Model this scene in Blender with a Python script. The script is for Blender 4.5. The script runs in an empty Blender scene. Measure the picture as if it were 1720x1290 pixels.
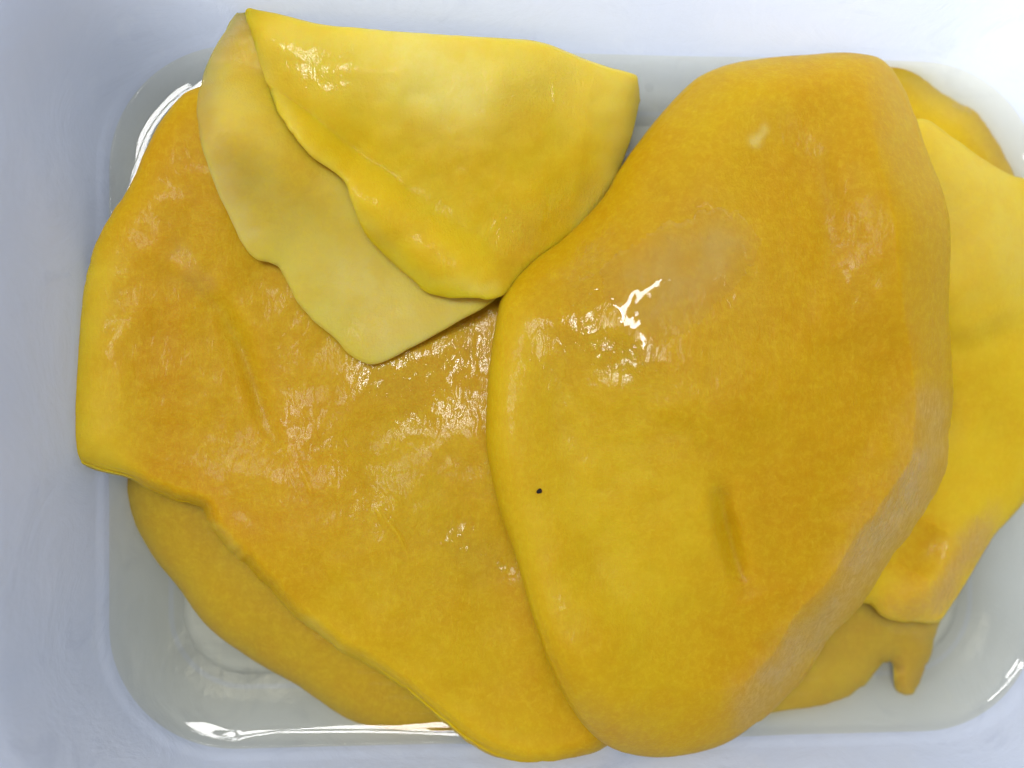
import bpy, math
import numpy as np
from mathutils import Matrix, Vector, Euler

# ------------------------------------------------------------------ camera
MM = 0.001
W, HT = 1720.0, 1290.0
CAM_H = 160.0                      # mm above the container floor
FPX = 1642.0                       # focal length in photograph pixels
TILT = math.radians(4.0)           # optical axis leans towards +x
CAM_POS = np.array([-CAM_H * math.tan(TILT), 0.0, CAM_H])
scene = bpy.context.scene
col = scene.collection
cam_d = bpy.data.cameras.new('camera')
cam = bpy.data.objects.new('camera', cam_d)
col.objects.link(cam)
cam.location = Vector(CAM_POS * MM)
cam.rotation_euler = Euler((0.0, -TILT, 0.0))
cam_d.sensor_width = 36.0
cam_d.lens = 36.0 * FPX / W
cam_d.clip_start = 0.005
cam_d.clip_end = 20.0
cam_d.dof.use_dof = True
cam_d.dof.focus_distance = 0.141
cam_d.dof.aperture_fstop = 10.0
scene.camera = cam
cy = scene.cycles
cy.max_bounces = 8; cy.diffuse_bounces = 3; cy.glossy_bounces = 3; cy.transmission_bounces = 4
cy.transparent_max_bounces = 10; cy.volume_bounces = 0

# ------------------------------------------------------------------ light
world = bpy.data.worlds.new('World')
scene.world = world
world.use_nodes = True
wb = world.node_tree.nodes['Background']
wb.inputs['Color'].default_value = (0.80, 0.88, 1.0, 1)
wb.inputs['Strength'].default_value = 0.36


def area(name, loc, target, sx, sy, power, color=(1, 1, 1)):
    d = bpy.data.lights.new(name, 'AREA')
    d.shape = 'RECTANGLE'
    d.size, d.size_y, d.energy, d.color = sx, sy, power, color
    o = bpy.data.objects.new(name, d)
    col.objects.link(o)
    o.location = loc
    o.rotation_euler = (Vector(target) - Vector(loc)).to_track_quat('-Z', 'Y').to_euler()
    return o


area('ceiling_panel_lamp', (-0.12, 0.165, 1.10), (0, 0, 0), 0.17, 0.12, 2.1, (1.0, 0.99, 0.97))
area('ceiling_tube_lamp', (-0.40, 0.26, 1.05), (0, 0, 0), 0.05, 0.26, 1.8, (1.0, 0.99, 0.97))
area('work_tube_lamp', (-0.10, 0.20, 0.66), (0, 0.03, 0), 0.30, 0.05, 1.5, (1.0, 0.99, 0.975))
area('wall_glow_lamp', (0.17, 0.25, 0.045), (0.06, 0.05, 0.02), 0.20, 0.03, 0.85, (0.97, 0.985, 1.0))  # unseen lamp added behind the tub to make its wall glow
area('wall_glow_lamp', (0.22, -0.26, 0.045), (0.07, -0.05, 0.02), 0.16, 0.03, 0.26, (0.97, 0.985, 1.0))  # another added unseen lamp, brightens the tub's front right wall

vs = scene.view_settings
vs.view_transform = 'Standard'
vs.look = 'None'
vs.exposure = 0.3
vs.gamma = 1.0
vs.use_curve_mapping = False

# ------------------------------------------------------------------ helpers
RC, RS = math.cos(TILT), math.sin(TILT)


def ray_to(u, v, z):
    """point (mm) at height z seen at photograph pixel u, v"""
    u = np.asarray(u, float); v = np.asarray(v, float); z = np.asarray(z, float)
    x = (u - W / 2) / FPX; y = -(v - HT / 2) / FPX
    # rotation about Y by -TILT of (x, y, -1)
    dx = RC * x + RS * 1.0
    dz = RS * x - RC * 1.0
    t = (z - CAM_POS[2]) / dz
    return np.stack([CAM_POS[0] + dx * t, CAM_POS[1] + y * t, z + 0 * t], -1)


def srgb(r, g, b):
    f = lambda c: (c / 255 / 12.92) if c / 255 <= 0.04045 else ((c / 255 + 0.055) / 1.055) ** 2.4
    return np.array([f(r), f(g), f(b)])


def hash2(ix, iy, seed):
    h = (ix.astype(np.int64) * 374761393 + iy.astype(np.int64) * 668265263 + seed * 974634777) & 0x7fffffff
    h = ((h ^ (h >> 13)) * 1274126177) & 0x7fffffff
    return ((h ^ (h >> 16)) & 0xffff) / 65535.0


def vnoise(x, y, seed=0):
    x = np.asarray(x, float); y = np.asarray(y, float)
    ix = np.floor(x); iy = np.floor(y)
    fx = x - ix; fy = y - iy
    fx = fx * fx * fx * (fx * (fx * 6 - 15) + 10); fy = fy * fy * fy * (fy * (fy * 6 - 15) + 10)
    a = hash2(ix, iy, seed); b = hash2(ix + 1, iy, seed)
    c = hash2(ix, iy + 1, seed); d = hash2(ix + 1, iy + 1, seed)
    return (a + (b - a) * fx + (c - a) * fy + (a - b - c + d) * fx * fy) * 2 - 1


def fbm(x, y, seed=0, o=3):
    s = 0; a = 1.0
    for k in range(o):
        s = s + a * vnoise(x * 2 ** k + 17.3 * k, y * 2 ** k - 9.1 * k, seed + k); a *= 0.5
    return s


def tps(anch):
    p = np.array(anch, float); n = len(p)
    P = p[:, :2] / 500.0
    r = np.linalg.norm(P[:, None] - P[None], axis=-1)
    K = np.where(r > 0, r * r * np.log(r + 1e-9), 0) + np.eye(n) * 1e-4
    A = np.zeros((n + 3, n + 3)); A[:n, :n] = K
    A[:n, n] = 1; A[:n, n + 1:] = P; A[n, :n] = 1; A[n + 1:, :n] = P.T
    w = np.linalg.solve(A, np.concatenate([p[:, 2], np.zeros(3)]))

    def f(u, v):
        u = np.asarray(u, float) / 500; v = np.asarray(v, float) / 500
        out = w[n] + w[n + 1] * u + w[n + 2] * v
        for i in range(n):
            rr = np.hypot(u - P[i, 0], v - P[i, 1])
            out = out + w[i] * rr * rr * np.log(rr + 1e-9)
        return out
    return f


def seg_dist(u, v, line):
    """distance to a polyline and the position 0..1 along it"""
    L = np.array(line, float)
    best = np.full(np.shape(u), 1e9); pos = np.zeros(np.shape(u))
    n = len(L) - 1
    for i in range(n):
        a, b = L[i], L[i + 1]; ab = b - a
        t = np.clip(((u - a[0]) * ab[0] + (v - a[1]) * ab[1]) / (ab @ ab + 1e-9), 0, 1)
        d = np.hypot(u - a[0] - t * ab[0], v - a[1] - t * ab[1])
        m = d < best
        best = np.where(m, d, best); pos = np.where(m, (i + t) / n, pos)
    return best, pos


def catmull(pts, n, closed=True):
    p = np.array(pts, float); k = len(p)
    out = []
    segs = k if closed else k - 1
    for i in range(segs):
        idx = [(i - 1), i, i + 1, i + 2]
        idx = [j % k if closed else min(max(j, 0), k - 1) for j in idx]
        a, b, c, d = p[idx[0]], p[idx[1]], p[idx[2]], p[idx[3]]
        t = np.linspace(0, 1, n, endpoint=False)[:, None]
        out.append(0.5 * (2 * b + (c - a) * t + (2 * a - 5 * b + 4 * c - d) * t ** 2 + (3 * b - a - 3 * c + d) * t ** 3))
    if not closed:
        out.append(p[-1:])
    return np.concatenate(out)


def mesh_obj(name, verts_mm, faces, mat, parent=None, attrs=None, smooth=True):
    me = bpy.data.meshes.new(name)
    me.from_pydata((np.asarray(verts_mm) * MM).tolist(), [], faces)
    me.update()
    if smooth:
        me.polygons.foreach_set('use_smooth', [True] * len(me.polygons))
    for k, a in (attrs or {}).items():
        a = np.asarray(a, np.float32)
        if a.ndim == 2:
            at = me.attributes.new(k, 'FLOAT_COLOR', 'POINT')
            at.data.foreach_set('color', np.concatenate([a, np.ones((len(a), 1), np.float32)], 1).ravel())
        else:
            at = me.attributes.new(k, 'FLOAT', 'POINT')
            at.data.foreach_set('value', a)
    me.materials.append(mat)
    o = bpy.data.objects.new(name, me)
    col.objects.link(o)
    if parent:
        o.parent = parent
    return o


def tag(o, label, cat, group=None, kind=None):
    if label: o['label'] = label
    if cat: o['category'] = cat
    if group: o['group'] = group
    if kind: o['kind'] = kind
    return o


def ring_faces(M, rings, off=0, flip=False):
    i = np.arange(M); j = (i + 1) % M
    F = []
    for k in range(rings - 1):
        a = off + k * M
        q = np.stack([a + i, a + j, a + M + j, a + M + i], 1)
        F.append(q[:, ::-1] if flip else q)
    return np.concatenate(F).tolist()


# ------------------------------------------------------------------ materials
class NT:
    def __init__(s, name):
        s.m = bpy.data.materials.new(name); s.m.use_nodes = True
        s.t = s.m.node_tree; s.t.nodes.clear()
        s.out = s.n('ShaderNodeOutputMaterial')

    def n(s, typ, **kw):
        nd = s.t.nodes.new(typ)
        for k, v in kw.items():
            setattr(nd, k, v)
        return nd

    def l(s, a, b):
        s.t.links.new(a, b)

    def val(s, sock, v):
        if hasattr(v, 'is_output'):
            s.l(v, sock)
        else:
            sock.default_value = v

    def math(s, op, a, b=0.0, c=0.0):
        m = s.n('ShaderNodeMath', operation=op)
        s.val(m.inputs[0], a); s.val(m.inputs[1], b); s.val(m.inputs[2], c)
        return m.outputs[0]

    def mix(s, f, a, b, mode='MIX'):
        m = s.n('ShaderNodeMix', data_type='RGBA', blend_type=mode)
        s.val(m.inputs[0], f); s.val(m.inputs[6], a); s.val(m.inputs[7], b)
        return m.outputs[2]

    def ramp(s, f, lo, hi, a=0.0, b=1.0):
        m = s.n('ShaderNodeMapRange', interpolation_type='SMOOTHSTEP')
        s.val(m.inputs[0], f); m.inputs[1].default_value = lo; m.inputs[2].default_value = hi
        m.inputs[3].default_value = a; m.inputs[4].default_value = b
        return m.outputs[0]

    def coords(s, scale=(1, 1, 1), rot=(0, 0, 0)):
        tc = s.n('ShaderNodeTexCoord'); mp = s.n('ShaderNodeMapping')
        mp.inputs['Scale'].default_value = scale; mp.inputs['Rotation'].default_value = rot
        s.l(tc.outputs['Object'], mp.inputs['Vector'])
        return mp.outputs[0]

    def noise(s, vec, scale, detail=3.0, rough=0.55, dist=0.0):
        nd = s.n('ShaderNodeTexNoise')
        s.l(vec, nd.inputs['Vector']); nd.inputs['Scale'].default_value = scale
        nd.inputs['Detail'].default_value = detail; nd.inputs['Roughness'].default_value = rough
        nd.inputs['Distortion'].default_value = dist
        return nd.outputs['Fac']

    def attr(s, name, out='Color'):
        a = s.n('ShaderNodeAttribute', attribute_name=name)
        return a.outputs[out]


def mango_material(name, grain_rot, fibre=0.5, wet=0.6, sss=0.35, seed=0.0):
    """wet mango flesh: colour from the per-point flesh attribute (ripeness, some painted light and shade), plus fibre mottling and fine relief"""
    k = NT(name)
    base = k.attr('flesh'); gloss = k.attr('gloss', 'Fac'); cut = k.attr('cut', 'Fac')
    iso = k.coords(); st = k.coords((1, 0.32, 1), (0, 0, grain_rot))
    big = k.noise(iso, 140 + seed, 3, 0.6)
    mid = k.noise(iso, 900 + seed, 5, 0.75, 0.4)
    fib = k.noise(st, 1500, 4, 0.7, 0.8)
    fine = k.noise(iso, 3000, 3, 0.6)
    # flesh tint: darker amber in the soft spots, paler threads
    c = k.mix(k.ramp(big, 0.36, 0.66, 0.0, 0.5), base, k.mix(1.0, base, (0.95, 0.84, 0.4, 1), 'MULTIPLY'))
    c = k.mix(k.ramp(mid, 0.40, 0.72, 0.0, 0.55), c, k.mix(0.42, c, (0.74, 0.56, 0.020, 1)))
    c = k.mix(k.ramp(fib, 0.54, 0.80, 0.0, 0.85 * fibre), c, k.mix(0.40, c, (0.76, 0.58, 0.035, 1)))
    c = k.mix(k.ramp(fine, 0.50, 0.72, 0.0, 0.35), c, k.mix(0.35, c, (0.70, 0.54, 0.020, 1)))
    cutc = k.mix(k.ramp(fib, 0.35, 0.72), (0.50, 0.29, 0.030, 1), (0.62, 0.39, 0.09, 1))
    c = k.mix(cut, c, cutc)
    # relief
    h = k.math('ADD', k.math('MULTIPLY', mid, 0.10), k.math('MULTIPLY', fib, 0.34))
    h = k.math('ADD', h, k.math('MULTIPLY', fine, 0.30))
    h = k.math('MULTIPLY', h, k.math('MULTIPLY_ADD', cut, 0.5, k.math('MULTIPLY_ADD', gloss, 1.1, 0.45)))
    bp = k.n('ShaderNodeBump'); bp.inputs['Strength'].default_value = 0.75
    bp.inputs['Distance'].default_value = 0.00065
    k.l(h, bp.inputs['Height'])
    # the wet film over the flesh is rougher: beads and threads of juice that break up the lamp reflections
    film = k.noise(k.coords((1, 0.45, 1), (0, 0, grain_rot)), 820, 1, 0.5, 0.8)
    hc = k.math('ADD', film, k.math('MULTIPLY', fine, 0.06))
    cb = k.n('ShaderNodeBump'); cb.inputs['Strength'].default_value = 1.0
    k.val(cb.inputs['Distance'], k.math('MULTIPLY_ADD', gloss, 0.00028, 0.00012))
    k.l(hc, cb.inputs['Height'])
    p = k.n('ShaderNodeBsdfPrincipled')
    k.l(c, p.inputs['Base Color'])
    p.inputs['Roughness'].default_value = 0.5
    p.inputs['Specular IOR Level'].default_value = 0.22
    p.inputs['IOR'].default_value = 1.38
    p.inputs['Subsurface Weight'].default_value = sss
    p.inputs['Subsurface Radius'].default_value = (1.0, 0.60, 0.14)
    p.inputs['Subsurface Scale'].default_value = 0.0046
    k.val(p.inputs['Coat Weight'], k.math('MULTIPLY_ADD', gloss, 0.95, wet * 0.05))
    k.val(p.inputs['Coat Roughness'], k.math('MULTIPLY_ADD', gloss, -0.10, 0.14))
    p.inputs['Coat IOR'].default_value = 1.37
    k.l(bp.outputs[0], p.inputs['Normal'])
    k.l(cb.outputs[0], p.inputs['Coat Normal'])
    # the thinnest rims of flesh let things behind show through
    tr = k.n('ShaderNodeBsdfTransparent'); tr.inputs['Color'].default_value = (0.97, 0.93, 0.74, 1)
    mx = k.n('ShaderNodeMixShader')
    k.l(k.attr('thin', 'Fac'), mx.inputs[0]); k.l(p.outputs[0], mx.inputs[1]); k.l(tr.outputs[0], mx.inputs[2])
    k.l(mx.outputs[0], k.out.inputs['Surface'])
    return k.m


def plastic_material(name, translucency=0.35, clear=False):
    k = NT(name)
    iso = k.coords()
    big = k.noise(iso, 26, 4, 0.6, 0.4); smudge = k.noise(iso, 58, 6, 0.66, 1.6)
    fine = k.noise(iso, 900, 3, 0.6); scr = k.noise(k.coords((1, 0.12, 0.3), (0, 0, 0.5)), 420, 3, 0.6, 0.5)
    c = k.mix(k.ramp(big, 0.35, 0.65), (0.70, 0.76, 0.90, 1), (0.77, 0.82, 0.94, 1))
    c = k.mix(k.ramp(smudge, 0.55, 0.70, 0, 0.7), c, (0.55, 0.60, 0.73, 1))
    c = k.mix(k.ramp(scr, 0.58, 0.74, 0, 0.45), c, (0.86, 0.90, 0.97, 1))
    h = k.math('ADD', k.math('MULTIPLY', smudge, 1.2), k.math('ADD', k.math('MULTIPLY', fine, 0.10), k.math('MULTIPLY', scr, 0.20)))
    bp = k.n('ShaderNodeBump'); bp.inputs['Strength'].default_value = 0.5
    bp.inputs['Distance'].default_value = 0.0012
    k.l(h, bp.inputs['Height'])
    p = k.n('ShaderNodeBsdfPrincipled')
    k.l(c, p.inputs['Base Color'])
    k.val(p.inputs['Roughness'], k.ramp(smudge, 0.3, 0.7, 0.08, 0.26))
    p.inputs['IOR'].default_value = 1.49
    k.l(bp.outputs[0], p.inputs['Normal'])
    tr = k.n('ShaderNodeBsdfTranslucent'); tr.inputs['Color'].default_value = (0.90, 0.93, 0.99, 1)
    mx = k.n('ShaderNodeMixShader'); mx.inputs[0].default_value = translucency
    k.l(p.outputs[0], mx.inputs[1]); k.l(tr.outputs[0], mx.inputs[2])
    k.l(mx.outputs[0], k.out.inputs['Surface'])
    return k.m


def clear_liquid(name, tint, volume=None, ior=1.36, bump=0.0, milk=None):
    k = NT(name)
    t = k.n('ShaderNodeBsdfTransparent'); t.inputs['Color'].default_value = tint
    g = k.n('ShaderNodeBsdfGlossy'); g.inputs['Roughness'].default_value = 0.03
    f = k.n('ShaderNodeFresnel'); f.inputs['IOR'].default_value = ior
    if bump:
        bp = k.n('ShaderNodeBump'); bp.inputs['Strength'].default_value = bump; bp.inputs['Distance'].default_value = 0.0005
        k.l(k.noise(k.coords(), 260, 2, 0.5), bp.inputs['Height'])
        k.l(bp.outputs[0], g.inputs['Normal']); k.l(bp.outputs[0], f.inputs['Normal'])
    mx = k.n('ShaderNodeMixShader')
    fac = f.outputs[0]
    if volume:
        fac = k.math('MULTIPLY', fac, k.attr('free', 'Fac'))
    geo = k.n('ShaderNodeNewGeometry')
    fac = k.math('MULTIPLY', fac, k.math('SUBTRACT', 1.0, geo.outputs['Backfacing']))
    k.l(fac, mx.inputs[0]); k.l(t.outputs[0], mx.inputs[1]); k.l(g.outputs[0], mx.inputs[2])
    surf = mx.outputs[0]
    if milk:
        df = k.n('ShaderNodeBsdfDiffuse'); df.inputs['Color'].default_value = milk[0]
        m2 = k.n('ShaderNodeMixShader'); k.l(k.math('MULTIPLY', k.attr('depth', 'Fac'), milk[1]), m2.inputs[0])
        k.l(t.outputs[0], m2.inputs[1]); k.l(df.outputs[0], m2.inputs[2])
        k.l(m2.outputs[0], mx.inputs[1])
    k.l(surf, k.out.inputs['Surface'])
    if volume:
        v = k.n('ShaderNodeVolumePrincipled')
        v.inputs['Color'].default_value = volume[0]; v.inputs['Density'].default_value = volume[1]
        k.l(v.outputs[0], k.out.inputs['Volume'])
    return k.m


def plain(name, c, rough=0.5):
    k = NT(name)
    p = k.n('ShaderNodeBsdfPrincipled')
    n = k.noise(k.coords(), 30, 4)
    k.l(k.mix(n, tuple(x * 0.85 for x in c[:3]) + (1,), c), p.inputs['Base Color'])
    p.inputs['Roughness'].default_value = rough
    k.l(p.outputs[0], k.out.inputs['Surface'])
    return k.m


MAT_TABLE = plain('table_laminate', (0.72, 0.74, 0.76, 1), 0.4)
MAT_PLASTIC = plastic_material('milky_plastic', 0.58)
MAT_BASE = plastic_material('milky_plastic_base', 0.30)

# ------------------------------------------------------------------ container
LEVEL = 7.0
# inner outline of the tub at the liquid level, mm (centre, half sizes, corner radius)
CX, CY, HX, HY, CR = 11.5, -2.0, 73.0, 53.5, 19.0
FLARE = math.tan(math.radians(9.0))


def rrect(dx, n=24):
    """rounded rectangle offset outward by dx mm, ccw"""
    hx, hy, r = HX + dx, HY + dx, max(CR + dx, 2.0)
    pts = []
    for (sx, sy, a0) in ((1, 1, 0), (-1, 1, 90), (-1, -1, 180), (1, -1, 270)):
        cx, cy = CX + sx * (hx - r), CY + sy * (hy - r)
        for i in range(n):
            a = math.radians(a0 + 90 * i / (n - 1))
            pts.append((cx + r * math.cos(a), cy + r * math.sin(a)))
        # straight run
        nx = {0: (-1, 1), 90: (-1, -1), 180: (1, -1), 270: (1, 1)}[a0]
        ex, ey = pts[-1]
        a1 = a0 + 90
        c2 = (CX + nx[0] * (hx - r), CY + nx[1] * (hy - r))
        fx, fy = c2[0] + r * math.cos(math.radians(a1)), c2[1] + r * math.sin(math.radians(a1))
        for i in range(1, n):
            t = i / n
            pts.append((ex + (fx - ex) * t, ey + (fy - ey) * t))
    return np.array(pts)


FIL = 9.0            # fillet radius between base and wall


def wall_dx(z):
    """offset of the inner wall face from the level outline at height z"""
    z0 = FIL * (1 - math.sin(math.atan(FLARE)))
    def raw(zz):
        if zz < z0:
            return -math.sqrt(max(FIL ** 2 - (FIL - zz) ** 2, 0)) * -1 - FIL * math.cos(math.atan(FLARE))
        t = min(max((zz - 9.2) / 2.4, 0.0), 1.0)          # small moulded ledge above the fill line
        return (zz - z0) * FLARE + 0.35 * t * t * (3 - 2 * t)
    return raw(z) - raw(LEVEL)


root = bpy.data.objects.new('plastic_container', None)
col.objects.link(root)
tag(root, 'milky translucent plastic food container with rounded corners holding the mango slices', 'container')
root.location = (CX * MM, CY * MM, 0)


def loop3(dx, z):
    p = rrect(dx)
    return np.concatenate([p, np.full((len(p), 1), z)], 1)


def shell(name, prof, mat, closed_cap=False, parent=root):
    L = [loop3(dx, z) for dx, z in prof]
    M = len(L[0]); V = np.concatenate(L)
    F = ring_faces(M, len(L))
    if closed_cap:
        F.append(list(range(M))[::-1]); F.append(list(range((len(L) - 1) * M, len(L) * M)))
    V = V - np.array([CX, CY, 0])
    return mesh_obj(name, V, F, mat, parent)


dx0 = wall_dx(0.0)
zs = list(np.concatenate([np.linspace(0, FIL, 14), np.linspace(FIL + 0.3, FIL + 2.7, 9), np.linspace(FIL + 4.5, 42, 13)]))
TH = 1.1
inner = [(wall_dx(z), z) for z in zs]
outer = [(wall_dx(z) + TH, z - 0.2) for z in zs[::-1]]
outer = [(dx, z if z > 0.6 else -TH) for dx, z in outer]
shell('wall', inner + [(inner[-1][0] + TH * 0.5, 42.3)] + outer + [(dx0, -TH), (dx0, 0.0)], MAT_PLASTIC)
# base: flat panel with a raised bead running round it (its own part)
base_top = [(dx0, 0.0), (dx0 - 1.5, 0.0), (dx0 - 12, -0.02), (dx0 - 30, -0.03)]
shell('base', [(dx0, -TH), (dx0, 0.0)] + base_top[1:], MAT_BASE, closed_cap=True)
bead = []
for t in np.linspace(0, math.pi, 9):
    bead.append((dx0 - 6.0 - 1.6 * math.cos(t) * -1, 0.06 + 0.9 * math.sin(t)))
shell('base_bead', bead, MAT_BASE)
bead2 = [(dx0 - 10.5 + 1.1 * math.cos(t), 0.06 + 0.6 * math.sin(t)) for t in np.linspace(math.pi, 0, 9)]
shell('base_bead', bead2, MAT_BASE)
top_dx = inner[-1][0] + TH
shell('rim', [(top_dx + 0.02, 39.5), (top_dx + 5, 39.5), (top_dx + 5.6, 38.0), (top_dx + 6.4, 38.2), (top_dx + 6.0, 40.6),
              (top_dx + 0.02, 40.8), (top_dx + 0.02, 39.5)], MAT_PLASTIC)

tb = mesh_obj('table_top', [(x, y, z) for z in (-31.5, -1.5) for x, y in ((-600, -500), (600, -500), (600, 500), (-600, 500))],
              [(3, 2, 1, 0), (4, 5, 6, 7), (0, 1, 5, 4), (1, 2, 6, 5), (2, 3, 7, 6), (3, 0, 4, 7)], MAT_TABLE, smooth=False)
tag(tb, 'pale grey table top under the plastic container', None, kind='structure')

# ------------------------------------------------------------------ height raster (mm above floor, along photograph rays)
STEP = 5.0
U0, V0, U1, V1 = -150.0, -150.0, 2000.0, 1440.0
gu = np.arange(U0, U1, STEP); gv = np.arange(V0, V1, STEP)
GU, GV = np.meshgrid(gu, gv)
FLOOR = np.zeros(GU.shape)


def gblur(a, sig):
    s = sig / STEP; n = int(3 * s) + 1
    k = np.exp(-0.5 * (np.arange(-n, n + 1) / s) ** 2); k /= k.sum()
    b = np.pad(a, n, mode='edge')
    b = sum(k[i] * b[:, i:i + a.shape[1]] for i in range(2 * n + 1))
    return sum(k[i] * b[i:i + a.shape[0], :] for i in range(2 * n + 1))


def gmax(a, r):
    n = int(r / STEP)
    b = np.pad(a, n, mode='edge')
    b = np.max([b[:, i:i + a.shape[1]] for i in range(2 * n + 1)], 0)
    return np.max([b[i:i + a.shape[0], :] for i in range(2 * n + 1)], 0)


def sample(a, u, v):
    x = np.clip((np.asarray(u) - U0) / STEP, 0, a.shape[1] - 1.001); y = np.clip((np.asarray(v) - V0) / STEP, 0, a.shape[0] - 1.001)
    ix = x.astype(int); iy = y.astype(int); fx = x - ix; fy = y - iy
    return (a[iy, ix] * (1 - fx) * (1 - fy) + a[iy, ix + 1] * fx * (1 - fy) + a[iy + 1, ix] * (1 - fx) * fy + a[iy + 1, ix + 1] * fx * fy)


def envelope(h, sig):
    """a smooth sheet lying on top of everything below"""
    d = gblur(h, sig)
    for _ in range(2):
        lack = np.maximum(h - d, 0)
        d = d + gblur(gmax(lack, sig * 1.3), sig * 0.7)
    return d + 0.1


def smax(a, b, k=1.5):
    return 0.5 * (a + b + np.sqrt((a - b) ** 2 + k * k))


class Slice:
    """a fleshy slice: outline (pixels), each outline point with edge width (px), edge thickness (mm), chamfer 0..1"""
    M = 520

    def __init__(s, outline, centre, thick, base_anchors=None, below=FLOOR, soft=45, lump=0.5, ragged=1.2, seed=1,
                 under=2.0, feats=(), default=(90, 1.0, 0.0), bulge=None):
        o = np.array([list(p) + list(default)[len(p) - 2:] if len(p) < 5 else list(p) for p in outline], float)
        P = catmull(o, 24)
        c = np.array(centre, float)
        th = np.arctan2(P[:, 1] - c[1], P[:, 0] - c[0]); r = np.hypot(P[:, 0] - c[0], P[:, 1] - c[1])
        order = np.argsort(th); th = th[order]; r = r[order]; A = P[order, 2:]
        s.th = np.linspace(-math.pi, math.pi, s.M, endpoint=False)
        te = np.concatenate([th - 2 * math.pi, th, th + 2 * math.pi])
        s.r = np.interp(s.th, te, np.tile(r, 3))
        s.attr = np.stack([np.interp(s.th, te, np.tile(A[:, i], 3)) for i in range(3)], 1)
        bx, by = c[0] + s.r * np.cos(s.th), c[1] + s.r * np.sin(s.th)
        s.r = s.r + ragged * np.where(s.attr[:, 0] > 75, 0.35, 1.0) * (fbm(bx / 26, by / 26, seed + 5, 3) * 1.3 + fbm(bx / 7, by / 7, seed + 9, 2) * 0.5)
        s.c = c; s.b = np.stack([c[0] + s.r * np.cos(s.th), c[1] + s.r * np.sin(s.th)], 1)
        s.thick, s.lump, s.seed, s.under, s.feats, s.bulge = thick, lump, seed, under, feats, bulge
        s.base_r = envelope(below, soft)
        s.anch = tps(base_anchors) if base_anchors else None

    def inside(s, u, v):
        t = np.arctan2(v - s.c[1], u - s.c[0]); r = np.hypot(u - s.c[0], v - s.c[1])
        return r <= np.interp(t, np.append(s.th, math.pi), np.append(s.r, s.r[0]))

    def near(s, u, v):
        u = np.ravel(u); v = np.ravel(v)
        D = np.empty(len(u)); At = np.empty((len(u), 3))
        for a in range(0, len(u), 8000):
            q = np.hypot(u[a:a + 8000, None] - s.b[None, :, 0], v[a:a + 8000, None] - s.b[None, :, 1])
            D[a:a + 8000] = q.min(1)
            w = 1.0 / (q + 6.0) ** 4
            At[a:a + 8000] = (w @ s.attr) / w.sum(1, keepdims=True)
        return D, At

    def base(s, u, v):
        b = sample(s.base_r, u, v)
        if s.anch is not None:
            b = smax(b, s.anch(u, v))
        return np.maximum(b, 0.12)

    def top(s, u, v, near=None, lump=True):
        sh = np.shape(u); u = np.ravel(u).astype(float); v = np.ravel(v).astype(float)
        D, At = near if near else s.near(u, v)
        x = np.clip(D / At[:, 0], 0, 1)
        rnd = (1 - (1 - x) ** 2.3) ** 0.52
        ch = x * (1.35 - 0.35 * x)
        pr = rnd * (1 - At[:, 2]) + ch * At[:, 2]
        T = s.thick
        if s.bulge:
            T = T + sum(a * np.exp(-((u - bu) ** 2 / ru ** 2 + (v - bv) ** 2 / rv ** 2)) for bu, bv, ru, rv, a in s.bulge)
        z = s.base(u, v) + At[:, 1] + (T - At[:, 1]) * pr
        if not lump:
            return z.reshape(sh)
        z = z + s.lump * np.clip(D / 60, 0.05, 1) * (fbm(u / 130, v / 130, s.seed, 3) * 0.8 + fbm(u / 38, v / 38, s.seed + 3, 3) * 0.10)
        for line, w, amp in s.feats:
            d, t = seg_dist(u, v, line)
            z = z + amp * np.exp(-(d / w) ** 2) * np.sin(np.clip(t, 0.02, 0.98) * math.pi) ** 0.6 * np.clip(D / 25, 0, 1)
        return z.reshape(sh)

    def raster(s, below):
        H = below.copy()
        m = s.inside(GU, GV)
        H[m] = np.maximum(H[m], s.top(GU[m], GV[m]))
        return H

    def build(s, name, mat, dabs, base_col, gloss=(), label=None, group='mango slices lying in the container', rings=120):
        M = s.M
        k = np.linspace(0, 1, rings)[1:]
        sc = np.sin(k * math.pi / 2) ** 0.95
        u = s.c[0] + sc[:, None] * (s.b[:, 0] - s.c[0])[None]; v = s.c[1] + sc[:, None] * (s.b[:, 1] - s.c[1])[None]
        u1, v1 = u.ravel(), v.ravel()
        nr = s.near(u1, v1)
        z = s.top(u1, v1, nr)
        nt = len(u1)
        # underside: the edge rounds under and the sheet lies on whatever carries it
        kb = np.array([1.0, 0.992, 0.982, 0.965, 0.94, 0.9, 0.8, 0.65, 0.45, 0.2])
        ub = (s.c[0] + kb[:, None] * (s.b[:, 0] - s.c[0])[None]).ravel(); vb = (s.c[1] + kb[:, None] * (s.b[:, 1] - s.c[1])[None]).ravel()
        rimz = z[-M:]
        bb = s.base(ub, vb).reshape(len(kb), M)
        f = np.clip((1 - kb) / 0.06, 0, 1); f = np.sqrt(1 - (1 - f) ** 2)
        zb = bb + (rimz[None] - s.base(s.b[:, 0], s.b[:, 1])[None]) * (1 - f)[:, None]
        zb = np.minimum(zb, s.top(ub, vb).reshape(zb.shape) - 0.05)
        V = [ray_to(s.c[0], s.c[1], s.top(np.array([s.c[0]]), np.array([s.c[1]])))[0][None] if False else
             ray_to([s.c[0]], [s.c[1]], s.top(np.array([s.c[0]]), np.array([s.c[1]]))), ray_to(u1, v1, z),
             ray_to(ub[M:], vb[M:], zb.ravel()[M:]), ray_to([s.c[0]], [s.c[1]], s.base(np.array([s.c[0]]), np.array([s.c[1]])))]
        V = np.concatenate(V)
        i = np.arange(M); j = (i + 1) % M
        nrings = len(k) + len(kb) - 1
        F = [[0, 1 + b, 1 + a] for a, b in zip(i, j)]
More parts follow.
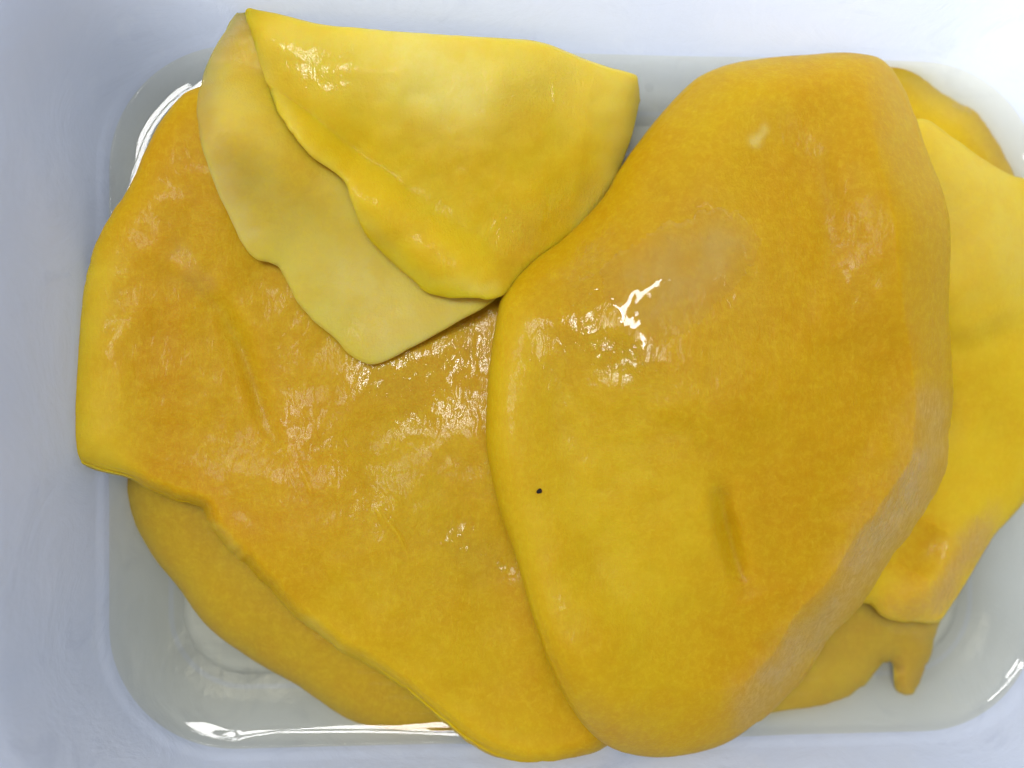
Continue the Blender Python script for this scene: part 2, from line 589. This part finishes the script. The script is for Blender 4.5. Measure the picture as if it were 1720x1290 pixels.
        F += [q[::-1] for q in ring_faces(M, nrings, 1)][::1] if False else ring_faces(M, nrings, 1, flip=False)
        last = 1 + (nrings - 1) * M; e = len(V) - 1
        F += [[e, last + a, last + b] for a, b in zip(i, j)]
        # pixel y runs down, so the winding above must be mirrored
        F = [f_[::-1] for f_ in F]
        UU = np.concatenate([[s.c[0]], u1, ub[M:], [s.c[0]]]); VV = np.concatenate([[s.c[1]], v1, vb[M:], [s.c[1]]])
        colr, gl, cut = paint(UU, VV, base_col, dabs, gloss)
        o = mesh_obj(name, V - 0, F, mat, None, {'flesh': colr, 'gloss': gl, 'cut': cut})
        tag(o, label, 'mango slice', group)
        s.verts = V
        return o


def paint(u, v, base_col, dabs, gloss):
    c = np.tile(base_col, (len(u), 1)); gl = np.zeros(len(u)) + 0.03 + 0.06 * np.clip(fbm(u / 80, v / 80, 41, 3), 0, 1); cut = np.zeros(len(u))
    wu = u + 14 * fbm(u / 60, v / 60, 71, 3); wv = v + 14 * fbm(u / 60, v / 60, 83, 3)
    for shape, colour, sig, a in dabs:
        d = seg_dist(wu, wv, shape)[0] if len(shape) > 1 else np.hypot(wu - shape[0][0], wv - shape[0][1])
        w = a * np.exp(-(d / sig) ** 2)
        if isinstance(colour, str):
            cut = np.maximum(cut, w)
        else:
            c = c + (colour - c) * w[:, None]
    for shape, sig, a in gloss:
        d = seg_dist(wu, wv, shape)[0] if len(shape) > 1 else np.hypot(wu - shape[0][0], wv - shape[0][1])
        gl = np.maximum(gl, a * np.exp(-(d / sig) ** 2))
    return c, gl, cut


AMBER = srgb(192, 150, 4); ORANGE = srgb(192, 141, 3); YELLOW = srgb(197, 162, 10)
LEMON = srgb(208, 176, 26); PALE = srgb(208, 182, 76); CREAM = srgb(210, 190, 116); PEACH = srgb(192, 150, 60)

MG_A = mango_material('mango_flesh_fibrous', 0.7, 0.8, 0.8, 0.75, 0)
MG_B = mango_material('mango_flesh_smooth', -0.5, 0.35, 0.5, 0.75, 13)
MG_C = mango_material('mango_flesh_pale', 1.1, 0.45, 0.45, 0.92, 29)
MG_D = mango_material('mango_flesh_ripe', -0.4, 0.6, 0.55, 0.8, 41)

# ------------------------------------------------------------------ mango slices (lowest first)
# submerged slice under the big fibrous one
B = Slice([(207, 806), (222, 870), (258, 935), (300, 988), (348, 1052), (420, 1106), (500, 1152), (580, 1206), (650, 1236), (715, 1244),
           (775, 1238), (900, 1150), (850, 900), (620, 700), (400, 690), (250, 740)], (520, 950), 6.6,
          None, FLOOR, lump=0.25, seed=3, default=(90, 2.2, 0.0), ragged=0.9)
B.build('mango_slice', MG_B, [([(230, 880), (420, 1090), (680, 1230)], YELLOW, 40, 0.5), ([(420, 960), (640, 1130)], YELLOW * 0.92, 60, 0.5)], YELLOW * 0.80,
        label='smooth yellow mango slice half sunk in syrup under the wide fibrous slice')
H = B.raster(FLOOR)
# ragged sunken slice at the right
G = Slice([(1265, 1222), (1330, 1208), (1400, 1183), (1450, 1152), (1484, 1112), (1499, 1116), (1502, 1150), (1512, 1166), (1534, 1162), (1556, 1118),
           (1578, 1045), (1600, 960), (1520, 880), (1400, 880), (1290, 960), (1210, 1120)], (1500, 1000), 3.7, None, FLOOR, lump=0.35, seed=6,
          default=(60, 1.2, 0.0), ragged=2.0)
G.build('mango_slice', MG_C, [([(1290, 1200), (1450, 1130)], LEMON, 40, 0.5)], YELLOW * 0.95,
        label='ragged mango slice fully sunk in the syrup with a stubby finger-shaped end')
H = G.raster(H)
F_ = Slice([(1462, 96), (1500, 92), (1532, 108), (1562, 140), (1602, 166), (1640, 188), (1664, 222), (1690, 262), (1708, 300), (1730, 370), (1740, 470),
            (1680, 560), (1560, 560), (1440, 480), (1400, 300), (1415, 160)], (1570, 330), 7.6, None, H, lump=0.3, seed=8,
           default=(70, 2.5, 0.0))
F_.build('mango_slice', MG_B, [([(1530, 120), (1600, 200)], LEMON, 50, 0.7), ([(1690, 270), (1640, 230)], YELLOW * 0.93, 50, 0.6)], YELLOW,
         label='yellow mango slice edge showing beyond the dented slab, against the container corner')
H = F_.raster(H)
E = Slice([(1540, 200), (1600, 232), (1650, 266), (1700, 294), (1760, 312), (1800, 380), (1815, 500), (1800, 640), (1768, 760), (1728, 832), (1704, 862),
           (1670, 900), (1653, 928), (1630, 968), (1606, 1006), (1574, 1046), (1532, 1044), (1508, 1043), (1482, 1036), (1462, 1016), (1430, 1000),
           (1400, 900), (1390, 700), (1400, 450), (1450, 260)], (1570, 620), 5.5,
          [(1600, 250, 5), (1800, 400, 3.5), (1780, 700, 3.5), (1600, 600, 5.5), (1640, 940, 4.5), (1500, 1030, 5.4), (1450, 600, 4), (1560, 420, 5.5)], H, lump=0.5, seed=11,
          default=(80, 2.0, 0.0), ragged=2.2,
          feats=[([(1560, 560), (1640, 545), (1720, 500)], 22, 0.7), ([(1590, 640), (1580, 760)], 26, -0.8), ([(1570, 880), (1530, 960)], 40, -1.6),
                 ([(1500, 1020), (1560, 990), (1620, 900)], 26, 0.9)])
E.build('mango_slice', MG_C, [([(1600, 330), (1700, 420)], PALE, 110, 0.75), ([(1620, 640), (1700, 700)], YELLOW, 90, 0.6),
                              ([(1560, 890), (1510, 960)], ORANGE, 36, 0.8), ([(1650, 900), (1600, 980), (1500, 1025)], PEACH, 32, 0.75),
                              ([(1640, 920), (1590, 985)], 'cut', 26, 0.5)],
        LEMON, [([(1650, 890), (1600, 980), (1560, 1030)], 30, 0.9)],
        label='yellow mango slice with frayed lower end lying beyond the dented slab')
H = E.raster(H)
# the wide fibrous slice
A = Slice([(335, 146, 110, 2.4, 0), (298, 168, 110), (264, 214, 110), (240, 262, 110), (214, 320, 110), (186, 360, 110), (165, 400, 110), (150, 442, 110), (140, 492, 110),
           (130, 560, 110), (121, 625, 110), (113, 690, 110), (112, 742, 100), (122, 771, 80), (150, 786, 60), (185, 796, 50), (214, 802, 26, 1.1), (258, 826, 26, 1.1), (298, 844, 26, 1.1),
           (336, 852, 26, 1.1), (352, 882, 26, 1.1), (386, 922, 26, 1.1), (430, 968, 26, 1.1), (500, 1038, 26, 1.1), (562, 1086, 26, 1.1), (640, 1130, 26, 1.1), (700, 1176, 26, 1.1),
           (742, 1212, 34, 1.1), (790, 1250, 34, 1.1), (840, 1276, 34, 1.1), (884, 1287, 34, 1.1), (940, 1283, 34, 1.1), (1002, 1262, 34, 1.1), (1040, 1230, 60), (1010, 1150, 60), (950, 1000, 60),
           (915, 850, 60), (905, 700, 60), (910, 560, 60), (885, 460, 60), (760, 350, 60), (600, 250, 60), (460, 160, 70), (390, 138, 90)], (570, 700), 6.6,
          [(118, 700, 12.5), (135, 540, 12.5), (215, 320, 12.5), (330, 150, 12.5), (210, 800, 9.5), (335, 845, 7.6), (330, 560, 8.2), (560, 600, 6.0), (560, 800, 7.2), (500, 1030, 7.0),
           (760, 1215, 8.0), (900, 1280, 8.6), (1010, 1250, 8.2), (760, 900, 7.8), (720, 700, 6.6), (880, 620, 7.0), (700, 500, 5.6), (700, 330, 5.6), (450, 170, 11)], H, soft=80, lump=0.55, seed=21,
          default=(60, 2.2, 0.0), ragged=2.0,
          feats=[([(322, 478), (372, 520), (408, 590), (440, 690), (470, 760)], 17, -0.8), ([(352, 450), (420, 520), (470, 620)], 34, 0.5),
                 ([(370, 560), (392, 640), (400, 760)], 9, -0.15), ([(285, 430), (340, 470)], 16, 0.6),
                 ([(498, 772), (512, 800), (526, 838)], 3.0, 0.15), ([(652, 818), (634, 858), (650, 890)], 3.5, 0.2), ([(640, 862), (668, 896), (682, 926)], 3.0, 0.2),
                 ([(560, 620), (690, 610), (800, 560)], 50, 0.5), ([(480, 760), (620, 740), (760, 640)], 40, -0.5)])
A.build('mango_slice', MG_A, [([(140, 480), (122, 720), (190, 770)], srgb(212, 182, 44), 66, 0.9), ([(250, 420), (270, 600), (300, 780), (420, 900)], ORANGE, 60, 0.7),
                              ([(250, 260), (330, 330)], ORANGE, 70, 0.5), ([(470, 720), (560, 860)], ORANGE, 90, 0.5),
                              ([(660, 620), (800, 580)], PEACH, 60, 0.12), ([(700, 800), (760, 940)], YELLOW * 0.9, 110, 0.7), ([(560, 1060), (740, 1190), (900, 1270)], LEMON, 60, 0.55),
                              ([(620, 960), (820, 1130)], YELLOW, 90, 0.6), ([(285, 432), (330, 468)], PEACH, 18, 0.7),
                              ([(352, 884), (430, 972), (560, 1088), (700, 1178)], PALE, 10, 0.35)],
        AMBER, [([(640, 640), (720, 620), (800, 590)], 55, 0.8), ([(680, 700), (800, 680)], 40, 0.5), ([(490, 690), (560, 760), (640, 870)], 45, 0.18),
                ([(780, 900), (830, 950)], 34, 0.8)],
        label='wide amber mango slice with creased fibrous wet face, beneath the folded pale slice')
HA = A.raster(H)
# the thick dented slab on top
D = Slice([(846, 494, 185, 3, 0), (890, 442, 185), (950, 398, 185), (1010, 336, 185), (1040, 286, 185), (1076, 234, 185), (1122, 178, 185), (1170, 132, 185), (1222, 109, 90), (1290, 97, 80),
           (1360, 92, 80), (1412, 88, 80), (1462, 93, 70, 3), (1494, 112, 60, 3, .5), (1518, 146, 60, 3, .8), (1536, 190, 71, 2.2, .6), (1554, 245, 81, 2.2, .6), (1578, 305, 91, 2.2, .6), (1592, 352, 96, 2.2, .6),
           (1597, 410, 96, 2.2, .6), (1594, 520, 76, 2.2, .6), (1601, 640, 66, 2.2, .6), (1595, 726, 56, 2.2, .85), (1588, 792, 62, 2.2, .85), (1560, 846, 70, 2.2, .85), (1530, 896, 70, 2.2, .85), (1498, 936, 70, 2.2, .85),
           (1464, 990, 70, 2.2, .85), (1432, 1033, 70, 2.2, .85), (1390, 1076, 68, 2.2, .85), (1350, 1140, 68, 2.2, .85), (1292, 1199, 58, 2.2, .85), (1264, 1220, 60, 2.5, .7), (1220, 1248, 90, 3, .3), (1160, 1267, 110, 3, 0),
           (1100, 1272, 185), (1042, 1262, 185), (1000, 1238, 185), (960, 1190, 185), (920, 1110, 185), (890, 1020, 185), (864, 930, 185), (840, 860, 185), (823, 790, 185), (816, 730, 185), (820, 640, 185), (832, 545, 185)],
          (1215, 690), 11.5,
          [(850, 500, 11), (820, 730, 9.5), (920, 1100, 9.5), (1100, 1265, 8.5), (1290, 1190, 7.0), (1450, 1000, 8), (1590, 750, 9.5), (1590, 400, 9.5), (1400, 95, 9), (1180, 130, 8), (1220, 450, 12.5), (1220, 850, 12.5), (1420, 550, 12.5)],
          HA, soft=110, lump=0.5, seed=31, default=(185, 3.0, 0.0), ragged=1.0, bulge=[(1290, 600, 430, 520, 2.0), (1580, 380, 130, 520, -3.0)],
          feats=[([(1208, 812), (1214, 860), (1230, 925), (1248, 985)], 19, -2.6), ([(1250, 850), (1265, 930), (1290, 1000)], 60, -0.8), ([(1235, 470), (1120, 520), (1060, 500)], 60, -0.5),
                 ([(1388, 170), (1384, 300), (1392, 420)], 20, -0.25), ([(1290, 1060), (1310, 1110)], 16, -0.4), ([(1100, 640), (1180, 680), (1290, 650)], 50, 0.4),
                 ([(1085, 305), (1120, 335)], 22, -0.5)])
D.build('mango_slice', MG_D, [([(850, 560), (850, 800), (900, 1000)], LEMON * 0.97, 60, 0.75), ([(1000, 760), (1020, 950), (1060, 1100)], YELLOW, 130, 0.8), ([(1280, 830), (1330, 920), (1290, 1050), (1290, 1150)], ORANGE, 80, 0.6),
                              ([(1360, 250), (1400, 400), (1450, 600)], ORANGE, 110, 0.45), ([(1200, 480), (1130, 440)], PEACH, 80, 0.25), ([(1260, 170), (1180, 200)], YELLOW, 60, 0.6),
                              ([(1212, 830), (1230, 925), (1248, 980)], srgb(182, 124, 4), 14, 0.45), ([(1390, 620), (1410, 780), (1340, 930)], srgb(194, 148, 3), 110, 0.7), ([(1000, 820), (1080, 960), (1130, 880)], LEMON, 110, 0.6), ([(1562, 700), (1566, 780), (1520, 860), (1460, 945), (1400, 1030), (1335, 1110), (1262, 1196)], 'cut', 36, 0.95),  # dark orange dab along the dent paints the shade in its crease
                              ([(1000, 1215), (1060, 1245)], PEACH * 0.85, 40, 0.5), ([(1276, 212), (1266, 232)], CREAM, 8, 0.7)],  # greyer dab on the lower end: shadow painted into the flesh colour
        AMBER, [([(1000, 440), (980, 560), (1060, 600)], 44, 0.95), ([(1240, 470), (1290, 520)], 40, 0.25), ([(1545, 780), (1500, 850), (1440, 940)], 22, 0.95), ([(1400, 1010), (1300, 1140)], 16, 0.6), ([(930, 480), (910, 620)], 40, 0.25)],
        label='thick amber mango slab with a short dent and syrup pooled on top')

# ------------------------------------------------------------------ the folded pale slice
KEY = [((398, 22), (412, 21), (429, 34)), ((352, 100), (432, 26), (441, 95)), ((332, 180), (458, 32), (456, 160)), ((345, 270), (502, 44), (486, 215)),
       ((385, 365), (560, 54), (521, 262)), ((422, 430), (622, 60), (573, 298)), ((468, 448), (690, 66), (592, 345)), ((498, 505), (760, 71), (622, 405)),
       ((560, 568), (820, 74), (680, 458)), ((622, 612), (872, 77), (728, 494)), ((722, 566), (912, 84), (790, 500)), ((834, 501), (950, 98), (843, 497)),
       ((915, 425), (985, 112), (925, 428)), ((985, 345), (1020, 123), (1000, 352)), ((1034, 250), (1050, 130), (1046, 268)), ((1060, 168), (1070, 136), (1074, 165))]
NB, NA = 260, 90
K = np.array(KEY, float).reshape(len(KEY), 6)
KS = catmull(K, 20, closed=False)
KS = np.stack([np.interp(np.linspace(0, 1, NB), np.linspace(0, 1, len(KS)), KS[:, i]) for i in range(6)], 1)
bpos = np.linspace(0, 1, NB)
for _ in range(6):
    KS[1:-1] = (KS[:-2] + 2 * KS[1:-1] + KS[2:]) / 4
rag = lambda sd, sc: sc * (vnoise(bpos * 36, bpos * 0 + sd, sd) + 0.5 * vnoise(bpos * 70, bpos * 0 + sd, sd + 1))
RL = np.stack([rag(3, 1.8), rag(7, 1.8)]); RU = np.stack([rag(11, 1.6), rag(17, 1.6)])
foldz = tps([(400, 22, 17.5), (640, 60, 17.0), (890, 78, 14.5), (1070, 138, 10.5), (1040, 270, 9.6), (960, 400, 11.0), (840, 498, 13.6), (620, 612, 11.0), (332, 190, 15.5), (430, 430, 13), (350, 290, 14.5), (640, 300, 13.5)])
HAs = envelope(HA, 45)
TS = 1.6                                    # half... sheet thickness mm
t_low = np.linspace(0, 1, NA)               # free edge -> fold
rows = []
for t in t_low:                             # lower leaf
    u = KS[:, 0] + (KS[:, 2] - KS[:, 0]) * t; v = KS[:, 1] + (KS[:, 3] - KS[:, 1]) * t
    u = u + RL[0] * (1 - t) ** 12; v = v + RL[1] * (1 - t) ** 12
    zb = smax(sample(HAs, u, v) + 0.2, foldz(u, v) - 1.0)
    rows.append((u, v, zb + TS * 0.5))
gap_end = 0.5
width = np.hypot(KS[:, 4] - KS[:, 2], KS[:, 5] - KS[:, 3])
fold_h = np.clip(width / 300, 0.15, 1) * 2.4
ulow, vlow, zlow = rows[-1]
for a in np.linspace(0, math.pi, 16)[1:-1]:  # the roll itself, bulging outward over the fold line
    nx, ny = (KS[:, 2] - KS[:, 4]) / (width + 1e-6), (KS[:, 3] - KS[:, 5]) / (width + 1e-6)
    hgt = fold_h + TS
    bul = 10.0 * np.clip(width / 300, 0.1, 1) * math.sin(a)
    rows.append((ulow + nx * bul * 0.3, vlow + ny * bul * 0.3, zlow + hgt * (1 - math.cos(a)) / 2))
for t in np.linspace(0, 1, NA):             # upper leaf
    u = KS[:, 2] + (KS[:, 4] - KS[:, 2]) * t; v = KS[:, 3] + (KS[:, 5] - KS[:, 3]) * t
    u = u + RU[0] * t ** 12; v = v + RU[1] * t ** 12
    lowz = smax(sample(HAs, u, v) + 0.2, foldz(u, v) - 1.0) + TS * 0.5
    gap = TS + 0.15 + fold_h * (1 - t) ** 1.3 + 3.0 * np.sin(np.clip(t, 0, 1) ** 0.7 * math.pi) ** 1.3 * np.clip(width / 300, 0, 1)
    gap = gap + 0.35 * fbm(u / 90, v / 90, 55, 3)
    rows.append((u, v, lowz + smax(gap, TS + 0.1, 0.6)))
U = np.array([r[0] for r in rows]); V = np.array([r[1] for r in rows]); Z = np.array([r[2] for r in rows])
for _ in range(60):                         # relax the lower leaf
    Zl = Z[:NA]
    Zl[1:-1, 1:-1] = (Zl[:-2, 1:-1] + Zl[2:, 1:-1] + Zl[1:-1, :-2] + Zl[1:-1, 2:] + 2 * Zl[1:-1, 1:-1]) / 6
    Zl[0, 1:-1] = (Zl[0, :-2] + 2 * Zl[0, 1:-1] + Zl[0, 2:]) / 4
# keep the roll smooth where the three pieces meet
for _ in range(3):
    Z[NA - 6:NA + 22] = (Z[NA - 7:NA + 21] + 2 * Z[NA - 6:NA + 22] + Z[NA - 5:NA + 23]) / 4
S = ray_to(U, V, Z)
da = np.gradient(S, axis=0); db = np.gradient(S, axis=1)
N = np.cross(da, db); N /= np.linalg.norm(N, axis=-1, keepdims=True) + 1e-9
R_ = len(rows)
# thickness tapers to a rounded thin lip along every free edge
ea = np.minimum(np.arange(R_), np.arange(R_)[::-1])[:, None] / 16.0
eb = np.minimum(np.arange(NB), np.arange(NB)[::-1])[None, :] / 10.0
tp = np.sqrt(np.clip(1 - (1 - np.clip(np.minimum(ea, eb), 0, 1)) ** 2, 0, 1)) * 0.92 + 0.08
half = TS * 0.5 * tp * (1 + 0.12 * fbm(U / 60, V / 60, 61, 3))
half[NA:NA + 14] *= 0.9
P1 = (S + N * half[..., None]).reshape(-1, 3); P2 = (S - N * half[..., None]).reshape(-1, 3)
n1 = len(P1)
idx = np.arange(n1).reshape(R_, NB)
q = np.stack([idx[:-1, :-1], idx[1:, :-1], idx[1:, 1:], idx[:-1, 1:]], -1).reshape(-1, 4)
F = q.tolist() + (q[:, ::-1] + n1).tolist()
bd = np.concatenate([idx[0, :-1], idx[:-1, -1], idx[-1, ::-1][:-1], idx[::-1, 0][:-1]])
bn = np.roll(bd, -1)
F += np.stack([bd, bn, bn + n1, bd + n1], -1).tolist()
UU, VV = np.concatenate([U.ravel()] * 2), np.concatenate([V.ravel()] * 2)
isup = np.concatenate([(np.arange(R_)[:, None] >= NA + 5) & np.ones((1, NB), bool)] * 1).ravel()
isup = np.concatenate([isup, isup])
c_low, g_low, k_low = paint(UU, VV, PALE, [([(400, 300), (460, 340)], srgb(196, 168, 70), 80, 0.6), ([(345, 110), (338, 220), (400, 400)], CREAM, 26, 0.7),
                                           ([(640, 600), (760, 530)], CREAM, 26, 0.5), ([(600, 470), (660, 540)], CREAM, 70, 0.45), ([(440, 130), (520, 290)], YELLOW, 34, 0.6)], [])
c_up, g_up, k_up = paint(UU, VV, srgb(214, 178, 20), [([(520, 70), (720, 105), (900, 115), (1040, 160)], srgb(230, 200, 84), 80, 0.85), ([(690, 110), (770, 160)], srgb(234, 210, 120), 70, 0.8), ([(480, 110), (600, 170)], LEMON, 60, 0.5), ([(900, 200), (760, 300)], YELLOW, 90, 0.5),  # paler top and bright patch: stronger light there painted into the flesh colour
                                                      ([(1060, 150), (1040, 270), (980, 360)], PALE, 34, 0.8), ([(900, 410), (840, 480)], srgb(192, 146, 30), 40, 0.5),
                                                      ([(440, 90), (500, 240), (590, 340), (700, 470), (820, 500)], PALE, 12, 0.6), ([(600, 420), (720, 470)], LEMON, 60, 0.6)],
                        [([(870, 160), (940, 150)], 50, 0.6), ([(880, 390), (980, 320)], 40, 0.7), ([(480, 100), (560, 130)], 40, 0.5), ([(700, 370), (640, 400)], 40, 0.3)])
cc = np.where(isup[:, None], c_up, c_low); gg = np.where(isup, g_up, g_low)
dl = seg_dist(UU, VV, [(396, 24), (352, 98), (334, 175), (336, 215)])[0]
de = seg_dist(UU, VV, [(1073, 150), (1062, 225), (1040, 275)])[0]
thin = np.where(isup, 0.40 * np.exp(-(de / 18) ** 2), 0.58 * np.exp(-(dl / 30) ** 2))
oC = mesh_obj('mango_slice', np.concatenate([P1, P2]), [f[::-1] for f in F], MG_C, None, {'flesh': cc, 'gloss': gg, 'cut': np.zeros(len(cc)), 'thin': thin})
tag(oC, 'thin pale yellow mango slice folded over on itself on the wide amber slice', 'mango slice', 'mango slices lying in the container')

# ------------------------------------------------------------------ syrup in the tub
top_pts = [s.verts for s in (A, B, D, E, F_, G)] + [P1]
GX0, GY0, GS = -80.0, -75.0, 0.6
gw, gh = int(200 / GS), int(150 / GS)
HW = np.zeros((gh, gw))
for p in top_pts:
    ix = np.clip(((p[:, 0] - GX0) / GS).astype(int), 0, gw - 1); iy = np.clip(((p[:, 1] - GY0) / GS).astype(int), 0, gh - 1)
    np.maximum.at(HW, (iy, ix), p[:, 2])
above = HW > LEVEL
er = above.copy()
for sh in ((1, 0), (-1, 0), (0, 1), (0, -1)):
    er &= np.roll(above, sh, (0, 1))
ey, ex = np.nonzero(above & ~er)
shore = np.stack([GX0 + (ex + 0.5) * GS, GY0 + (ey + 0.5) * GS], 1)
NR = 110
o0 = rrect(wall_dx(LEVEL) - 0.25)
ML = len(o0)
cL = np.array([CX, CY])
sc = np.sin(np.linspace(0, 1, NR)[1:] * math.pi / 2)
LP = (cL + sc[:, None, None] * (o0 - cL)[None]).reshape(-1, 2)
dwall = np.empty(len(LP)); dsh = np.empty(len(LP))
for a in range(0, len(LP), 3000):
    q = LP[a:a + 3000]
    dwall[a:a + 3000] = np.linalg.norm(q[:, None] - o0[None], axis=-1).min(1)
    dsh[a:a + 3000] = np.linalg.norm(q[:, None] - shore[None], axis=-1).min(1)
zl = LEVEL + 1.6 * np.exp(-dwall / 2.4) + 0.5 * np.exp(-np.clip(dsh - 0.3, 0, None) / 1.2) + 0.03 * fbm(LP[:, 0] / 9, LP[:, 1] / 9, 91, 2)
rimx = 0.0
LPz = np.concatenate([LP, zl[:, None]], 1)
# the climbing edge follows the sloping wall
LPz[-ML:, :2] = rrect(wall_dx(float(zl[-ML:].mean())) - 0.25)
side = [np.concatenate([rrect(wall_dx(z) - 0.3), np.full((ML, 1), z + 0.05)], 1) for z in (5.0, 3.0, 1.5, 0.7, 0.25)]
VL = np.concatenate([np.array([[CX, CY, LEVEL]]), LPz] + side)
i = np.arange(ML); j = (i + 1) % ML
FL = [[0, 1 + a, 1 + b] for a, b in zip(i, j)]
FL += [f[::-1] for f in ring_faces(ML, NR - 1 + len(side), 1)]
FL = [[0, 1 + a, 1 + b] for a, b in zip(i, j)] + [[f[0], f[3], f[2], f[1]] for f in ring_faces(ML, NR - 1 + len(side), 1)]
FL.append(list(range(len(VL) - ML, len(VL)))[::-1])
MAT_SYRUP = clear_liquid('cloudy_syrup', (0.995, 0.98, 0.905, 1), ((0.92, 0.91, 0.70, 1), 42.0), 1.36)
free = np.concatenate([np.ones(1 + len(LPz)), np.zeros(ML * len(side))])
sy = mesh_obj('syrup', VL, FL, MAT_SYRUP, None, {'free': free})
tag(sy, 'shallow cloudy pale syrup pooled across the container floor', 'syrup')

# syrup left standing on the thick slab
PUD = [(1010, 446), (1051, 419), (1079, 401), (1114, 380), (1149, 366), (1212, 349), (1264, 377), (1275, 415), (1254, 457), (1229, 488), (1191, 523), (1163, 555), (1125, 567), (1116, 592), (1092, 614),
       (1076, 617), (1065, 586), (1044, 551), (1030, 523), (1009, 488)]
pc = np.array([1110.0, 470.0])
pp = catmull(PUD, 14)
pn = np.stack([fbm(pp[:, 0] / 12, pp[:, 1] / 12, 5, 3), fbm(pp[:, 0] / 12, pp[:, 1] / 12, 9, 3)], 1) * 6.0
MP = len(pp)
sp = np.sin(np.linspace(0, 1, 40)[1:] * math.pi / 2)
Pq = (pc + sp[:, None, None] * (pp - pc)[None] + (sp ** 14)[:, None, None] * pn[None]).reshape(-1, 2)
pp = pp + pn
dd = np.concatenate([np.linalg.norm(Pq[a:a + 4000][:, None] - pp[None], axis=-1).min(1) for a in range(0, len(Pq), 4000)])
flat = tps([(1010, 446, 0), (1114, 380, 0), (1264, 377, 0), (1275, 415, 0), (1163, 555, 0), (1076, 617, 0), (1020, 500, 0), (1110, 470, 0)])
zD = D.top(Pq[:, 0], Pq[:, 1]); zS = D.top(Pq[:, 0], Pq[:, 1], lump=False) + 0.42
zc = D.top(np.array([pc[0]]), np.array([pc[1]]))[0]
ke = np.clip(dd / 22, 0, 1)
zp = zD + 0.02 + (smax(zS, zD + 0.05, 0.25) - zD) * np.sqrt(1 - (1 - ke) ** 2) + 0.05 * fbm(Pq[:, 0] / 30, Pq[:, 1] / 30, 15, 2) * np.clip(dd / 30, 0, 1)
V1_ = ray_to(Pq[:, 0], Pq[:, 1], zp); V2_ = ray_to(Pq[:, 0], Pq[:, 1], zD - 0.02)
VP = np.concatenate([ray_to([pc[0]], [pc[1]], [zc + 0.57]), V1_, V2_[::-1].reshape(-1, 3)[:0], ray_to(pp[:, 0], pp[:, 1], D.top(pp[:, 0], pp[:, 1]) - 0.05)])
i = np.arange(MP); j = (i + 1) % MP
FP = [[0, 1 + a, 1 + b] for a, b in zip(i, j)] + [[f[0], f[3], f[2], f[1]] for f in ring_faces(MP, len(sp) + 1, 1)]
FP = [f[::-1] for f in FP]
MAT_PUD = clear_liquid('syrup_film', (0.99, 0.98, 0.95, 1), None, 1.38, milk=((0.64, 0.45, 0.12, 1), 0.38))
dep = np.concatenate([[1.0], np.clip(dd / 45, 0, 1) ** 1.3 * (0.65 + 0.35 * fbm(Pq[:, 0] / 40, Pq[:, 1] / 40, 77, 3)), np.zeros(MP)])
pu = mesh_obj('syrup_puddle', VP, FP, MAT_PUD, None, {'depth': dep})
tag(pu, 'thin glossy syrup film standing on top of the thick amber slab', 'syrup')


def blob(name, u, v, z, rx, rz, mat, parent=None, jit=0.0, seed=0):
    vs_, nu, nv = [], 16, 9
    c = ray_to([u], [v], [z])[0]
    for a in range(nv):
        ph = math.pi * a / (nv - 1)
        for b in range(nu):
            t = 2 * math.pi * b / nu
            k = 1 + jit * math.sin(2 * t + seed) + jit * 0.6 * math.cos(3 * t + 2 * seed)
            vs_.append((c[0] + rx * k * math.sin(ph) * math.cos(t), c[1] + rx * k * math.sin(ph) * math.sin(t) * (1 + jit), c[2] + rz * math.cos(ph)))
    fs = [[a * nu + b, (a + 1) * nu + b, (a + 1) * nu + (b + 1) % nu, a * nu + (b + 1) % nu] for a in range(nv - 1) for b in range(nu)]
    return mesh_obj(name, vs_, fs, mat, parent)


for n_, (u, v, r) in enumerate([(1191, 399, .28), (1231, 421, .2), (1220, 446, .22), (1121, 400, .25), (1253, 458, .2), (1033, 508, .22), (1025, 490, .2), (1125, 385, .2), (1196, 372, .2), (1217, 372, .16)]):
    z = float(D.top(np.array([u]), np.array([v]))[0]) + 0.45
    blob('bubble', u, v, z, r, r * 0.9, MAT_PUD, pu)
MAT_SPECK = plain('dark_speck', (0.010, 0.008, 0.006, 1), 0.95)
zs_ = float(D.top(np.array([906.0]), np.array([825.0]))[0])
spk = blob('speck', 906, 825, zs_ + 0.08, 0.35, 0.2, MAT_SPECK, None, 0.18, 1.0)
tag(spk, 'tiny dark brown speck stuck to the thick amber slab', 'speck')
MAT_BUB = clear_liquid('bubble_film', (0.99, 0.99, 0.985, 1), None, 1.5)
for n_, (u, v, r) in enumerate([(1612, 182, 0.75), (1626, 190, 0.55), (1602, 178, 0.45)]):
    zz = float(F_.top(np.array([float(u)]), np.array([float(v)]))[0])
    b = blob('bubble', u, v, max(zz, LEVEL) + r * 0.2, r, r * 0.8, MAT_BUB)
    tag(b, ('largest', 'middle-sized', 'smallest')[n_] + ' of three tiny clear bubbles at the rim of the corner slice', 'bubble', 'bubbles by the slice edge')
b = blob('bubble', 1090, 147, LEVEL + 0.5, 0.7, 0.5, MAT_BUB)
tag(b, 'lone tiny bubble floating on syrup beside the folded pale slice', 'bubble')

print('corners', [ray_to([u], [v], [LEVEL])[0].round(1).tolist() for u, v in ((205, 900), (1750, 600), (400, 1236), (1650, 1190), (300, 78), (1100, 105), (1450, 95), (1720, 190))])
